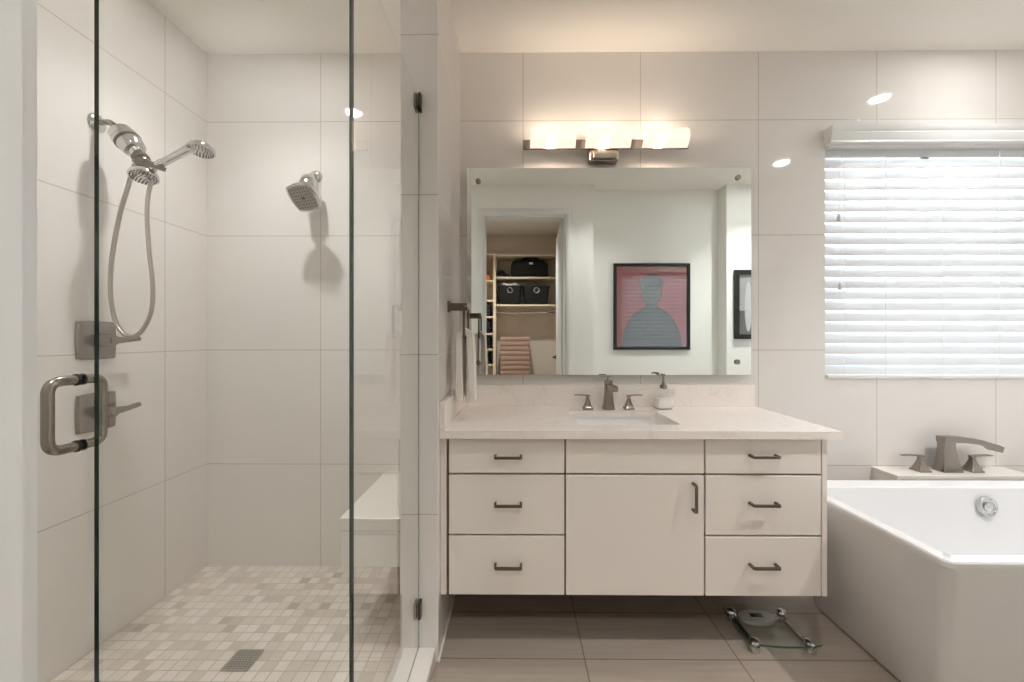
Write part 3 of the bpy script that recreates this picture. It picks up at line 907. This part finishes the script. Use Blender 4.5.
# ------------------------------------------------------------------ shower head on the back wall
sh = thing('shower_rose', 'chrome squarish shower head on a short arm on the shower back wall', 'shower head', (-1.042, WY, 2.055))
b = B(); b.lathe((-1.042, WY, 2.055), (0, -1, 0), [(0, .032), (.004, .032), (.012, .022), (.014, .011)], 24)
obj('flange', b, M['chrome'], sh)
b = B(); b.tube(spline([(-1.042, WY, 2.055), (-1.042, WY - .03, 2.055), (-1.041, WY - .055, 2.040), (-1.039, WY - .075, 2.012)]), .0105, 14)
obj('arm', b, M['chrome'], sh)
A0, A1 = Vector((-1.039, WY - .070, 2.018)), Vector((-1.027, 1.952, 1.922))
b = B(); b.lathe(A0, A1 - A0, [(0, .014), (.006, .033), (.016, .039), (.040, .040), (.043, .035), (.047, .040), (.068, .041), (.082, .034), (.094, .024), (.106, .018)], 26)
obj('filter', b, M['chrome'], sh)
nn = Vector((-.06, -.70, -.70)).normalized()
mt = frame_to((-1.022, 1.928, 1.893), nn, roll=math.radians(8)) @ Matrix.Scale(1.12, 4)
def sqh(h, z, bul):
    pts = []; n = 8
    for q in range(4):
        for i in range(n):
            t = -1 + 2 * i / n; k = h + bul * (1 - t * t)
            pts.append([(t * h, -k), (k, t * h), (-t * h, k), (-k, -t * h)][q])
    return [(p[0], p[1], z) for p in pts]
b = B(); b.loft([sqh(.016, -.035, .004), sqh(.030, -.024, .006), sqh(.050, -.010, .009), sqh(.054, -.004, .010), sqh(.054, .004, .010), sqh(.050, .007, .009)])
hd = obj('head_plate', b.xf(mt), M['chrome'], sh)
b = B(); b.loft([sqh(.047, .0065, .008), sqh(.047, .0082, .008)])
obj('spray_face', b.xf(mt), M['spray'], hd)
b = B()
for i in range(7):
    for j in range(7):
        if (i, j) == (3, 3): continue
        b.lathe(((i - 3) * .0135, (j - 3) * .0135, .008), (0, 0, 1), [(0, .0034), (.002, .0028)], 6)
b.cyl((0, 0, .008), (0, 0, .0095), .008)
obj('nozzles', b.xf(mt), M['nozzle'], hd)

# ------------------------------------------------------------------ ceiling lamps, with added fill lights
def can(x, y, label, k=1.0, lens=1.0):
    c = thing('ceiling_light', label, 'ceiling light', (x, y, CZ), 'recessed ceiling lights')
    b = B(); b.lathe((x, y, CZ), (0, 0, -1), [(0, .085), (.004, .085), (.006, .080), (.003, .050), (-.001, .048)], 32, False)
    obj('trim_ring', b, M['trim'], c)
    b = B(); b.lathe((x, y, CZ - .0015), (0, 0, -1), [(0, .048), (.001, .048)], 32)
    m = M['lampdisc']
    if lens != 1.0:
        m = M['lampdisc'].copy(); m.node_tree.nodes['Principled BSDF'].inputs['Emission Strength'].default_value = CAN_L * lens
    obj('lens', b, m, c)
    ld_ = bpy.data.lights.new('downlight', 'SPOT'); ld_.energy = SPOT_W * k; ld_.color = (1.0, 0.975, 0.96)
    ld_.spot_size = math.radians(116); ld_.spot_blend = 0.85; ld_.shadow_soft_size = 0.03
    lo_ = bpy.data.objects.new('downlight', ld_); COL.objects.link(lo_); lo_.parent = c; lo_.location = (0, 0, -0.012)
can(-1.065, 1.54, 'round recessed ceiling light over the shower', 0.78)
can(-1.05, 0.52, 'added unseen fill light in the ceiling outside the shower door', 0.7, 0.05)  # invented lamp, added to lift the overall brightness; lens kept dim
can(0.75, 0.74, 'added unseen fill light in the ceiling in front of the vanity', 0.75, 0.06)  # another added fill lamp, brightens cabinet fronts and floor; no known source here
can(2.26, 1.67, 'round recessed ceiling light over the bathtub, near the window', 0.35)
can(2.26, 0.76, 'round recessed ceiling light in front of the bathtub, farther from the window', 2.2)
can(-0.05, -0.60, 'small round recessed ceiling light inside the closet', 2.4, 0.3)

# ------------------------------------------------------------------ framed pictures on the wall behind
def picture_mat(kind):
    m = mat('art_' + kind, (0.5, 0.5, 0.5, 1), 0.5); t = NT(m); b = t.n['Principled BSDF']
    tc = t.new('ShaderNodeTexCoord'); sep = t.new('ShaderNodeSeparateXYZ'); t.link(tc.outputs['Object'], sep.inputs[0])
    x, z = sep.outputs[0], sep.outputs[2]
    def ell(cx, cz, rx, rz):
        a = t.math('DIVIDE', t.math('SUBTRACT', x, cx), rx); c = t.math('DIVIDE', t.math('SUBTRACT', z, cz), rz)
        return t.math('LESS_THAN', t.math('ADD', t.math('MULTIPLY', a, a), t.math('MULTIPLY', c, c)), 1.0)
    no = t.new('ShaderNodeTexNoise'); no.inputs['Scale'].default_value = 14; t.link(tc.outputs['Object'], no.inputs['Vector'])
    if kind == 'portrait':
        c = t.mix(no.outputs[0], srgb(134, 30, 36), srgb(152, 42, 48))
        for e, cl in ((ell(0, -.40, .30, .40), srgb(18, 20, 20)), (ell(0, .01, .06, .12), srgb(40, 44, 38)), (ell(0, .16, .105, .14), srgb(52, 58, 48)), (ell(0, .24, .115, .085), srgb(26, 28, 28)),
                      (ell(-.04, .165, .02, .010), srgb(20, 22, 22)), (ell(.04, .165, .02, .010), srgb(20, 22, 22)), (ell(0, .085, .035, .010), srgb(44, 40, 38))):
            c = t.mix(e, c, cl)
    else:
        c = t.mix(no.outputs[0], srgb(150, 152, 154), srgb(178, 180, 182))
        low = t.math('LESS_THAN', z, -0.06); c = t.mix(low, c, srgb(58, 60, 64))
        c = t.mix(ell(-.12, -.02, .035, .24), c, srgb(205, 206, 208))
        c = t.mix(ell(.08, -.2, .10, .16), c, srgb(40, 42, 46))
    t.link(c, b.inputs['Base Color'])
    return m


def picture(kind, label, x0, x1, z0, z1, y, fw):
    cx, cz = (x0 + x1) / 2, (z0 + z1) / 2
    p = thing('framed_picture', label, 'picture', (cx, y, cz))
    b = B()
    b.box(x0, x0 + fw, y, y + .028, z0, z1, .002, 1); b.box(x1 - fw, x1, y, y + .028, z0, z1, .002, 1)
    b.box(x0 + fw, x1 - fw, y, y + .028, z0, z0 + fw, .002, 1); b.box(x0 + fw, x1 - fw, y, y + .028, z1 - fw, z1, .002, 1)
    obj('frame', b, M['black'], p)
    a = obj('artwork', B().box(x0 + fw, x1 - fw, y + .002, y + .010, z0 + fw, z1 - fw), picture_mat(kind), p)
    obj('picture_glazing', B().box(x0 + fw, x1 - fw, y + .016, y + .018, z0 + fw, z1 - fw), M['picture_glass'], p)
picture('portrait', 'black-framed portrait of a dark figure on red, seen in the mirror',   .985, 1.748, 1.098, 1.962, .074, .03)
picture('abstract', 'grey picture in a dark frame near the right edge of the mirror', 2.105, 2.62, 1.205, 1.868, FY, .045)

# ------------------------------------------------------------------ closet contents
SB = -1.64
cs = thing('closet_shelving', 'pale board closet shelving with cubbies and hanging rod, seen in the mirror', 'shelving', (0, SB, 0))
FYc = -1.30
b = B(); b.box(-.300, -.262, SB, FYc, 0, 2.36, .002, 1); b.box(-.84, -.815, SB, FYc, 0, 2.36, .002, 1)
obj('upright', b, M['wood'], cs)
for z in (2.35, 1.99, 1.72, 1.50, 1.27, 1.06, .85, .60, .30):
    obj('cubby_shelf', B().box(-.815, -.300, SB, FYc, z - .012, z + .012, .002, 1), M['wood'], cs)
for z in (2.34, 2.035, 1.66):
    obj('long_shelf', B().box(-.262, .685, SB, FYc - .02, z - .012, z + .012, .002, 1), M['wood'], cs)
b = B(); b.cyl((-.275, -1.40, 1.565), (.685, -1.40, 1.565), .014)
obj('hanging_rod', b, M['chrome'], cs)

bg = thing('duffel_bag', 'black duffel bag lying on the upper closet shelf', 'bag', (.19, -1.47, 2.047))
b = B(); L = []
for x, k in ((-.16, .5), (-.155, .8), (-.13, .95), (.05, 1.03), (.19, 1), (.30, .97), (.35, .8), (.358, .5)):
    L.append([(x + .1, -1.47 + .13 * k * math.copysign(abs(math.cos(a)) ** .7, math.cos(a)), 2.047 + .125 * k + .125 * k * math.copysign(abs(math.sin(a)) ** .7, math.sin(a)) + (.125 - .125 * k) * .0) for a in [2 * PI * i / 20 for i in range(20)]])
obj('bag_body', b.loft(L), M['black_cloth'], bg)
b = B(); b.tube(spline([(.05, -1.36, 2.2), (.1, -1.35, 2.285), (.22, -1.35, 2.30), (.33, -1.35, 2.285), (.38, -1.36, 2.2)]), .010, 8)
obj('strap', b, M['black_cloth'], bg)
obj('bag_tag', B().box(.19, .24, -1.338, -1.332, 2.22, 2.245), M['white_plastic'], bg)

b = B()
for k in range(9):
    a = k * .7
    b.sphere((-.16 + .06 * math.cos(a * 2.1), -1.43 + .05 * math.sin(a * 3), 2.075 + .018 * (k % 4)), .032, 10, (1.3, 1, .8))
tag(obj('rolled_clothing', b, M['navy'], loc=(-.16, -1.43, 2.047)), 'dark bundled clothing left of the black duffel bag', 'clothing')


def basket(x0, x1, label):
    cx = (x0 + x1) / 2
    t_ = thing('storage_basket', label, 'basket', (cx, -1.47, 1.672), 'black baskets on the closet shelf')
    b = B(); z0, z1 = 1.672, 1.93
    def rr(ins, z): return rrect(x0 + ins, x1 - ins, -1.62 + ins, -1.325 - ins, .03, z, 4)
    b.loft([rr(.03, z0), rr(.028, z0 + .004), rr(0, z1), rr(.006, z1), rr(.034, z0 + .012)])
    obj('basket_body', b, M['black_cloth'], t_)
    b = B(); ring = [(cx + .035 * math.cos(a), -1.328, 1.868 + .035 * math.sin(a)) for a in [2 * PI * i / 24 for i in range(25)]]
    b.tube(ring, .008, 8)
    obj('ring_handle', b, M['chrome'], t_)
    return t_
basket(-.235, .09, 'left black storage basket on the closet shelf, white cloth on top')
basket(.11, .47, 'right black storage basket on the closet shelf')
b = B()
for k in range(12):
    b.sphere((-.17 + .018 * k, -1.44 + .04 * math.sin(k * 2.3), 1.945 + .012 * math.sin(k * 1.7)), .034, 10, (1.2, 1.3, .7))
tag(obj('white_cloth', b, M['white_cloth'], loc=(-.07, -1.44, 1.93)), 'crumpled white cloth on top of the left storage basket', 'cloth')

for z, cm, lab in ((2.002, 'orange', 'folded orange clothing in an upper closet cubby'), (1.512, 'navy', 'dark folded clothes in the cubby level with the hanging rod'), (1.282, 'navy', 'dark folded clothes in the second cubby under the rod'), (1.072, 'black_cloth', 'black shoes and clothes in the third cubby under the rod'), (.862, 'black_cloth', 'black clothes in the lowest cubby visible in the mirror')):
    b = B(); zz = z; n = 2 if cm == 'orange' else 4
    for k in range(n):
        h = random.uniform(.032, .044); dx = random.uniform(0, .03)
        b.box(-.80 + dx, -.33 - random.uniform(0, .02), -1.60, -1.31 - random.uniform(0, .02), zz, zz + h, .012, 3); zz += h
    tag(obj('folded_clothes', b, M[cm], loc=(-.565, -1.45, z)), lab, 'clothes', 'clothes in the closet cubbies')

hm = thing('slatted_hamper', 'low pinkish slatted wooden hamper below the closet hanging rod', 'hamper', (-.02, -1.45, 0))
b = B(); b.box(-.20, .19, -1.60, -1.33, 0, 1.23, .004, 1)
obj('hamper_body', b, M['slatwood'], hm)
b = B()
z = .06
while z < 1.22:
    b.box(-.205, .195, -1.335, -1.318, z, z + .052, .006, 2); z += .066
obj('slat_front', b, M['slatwood'], hm)
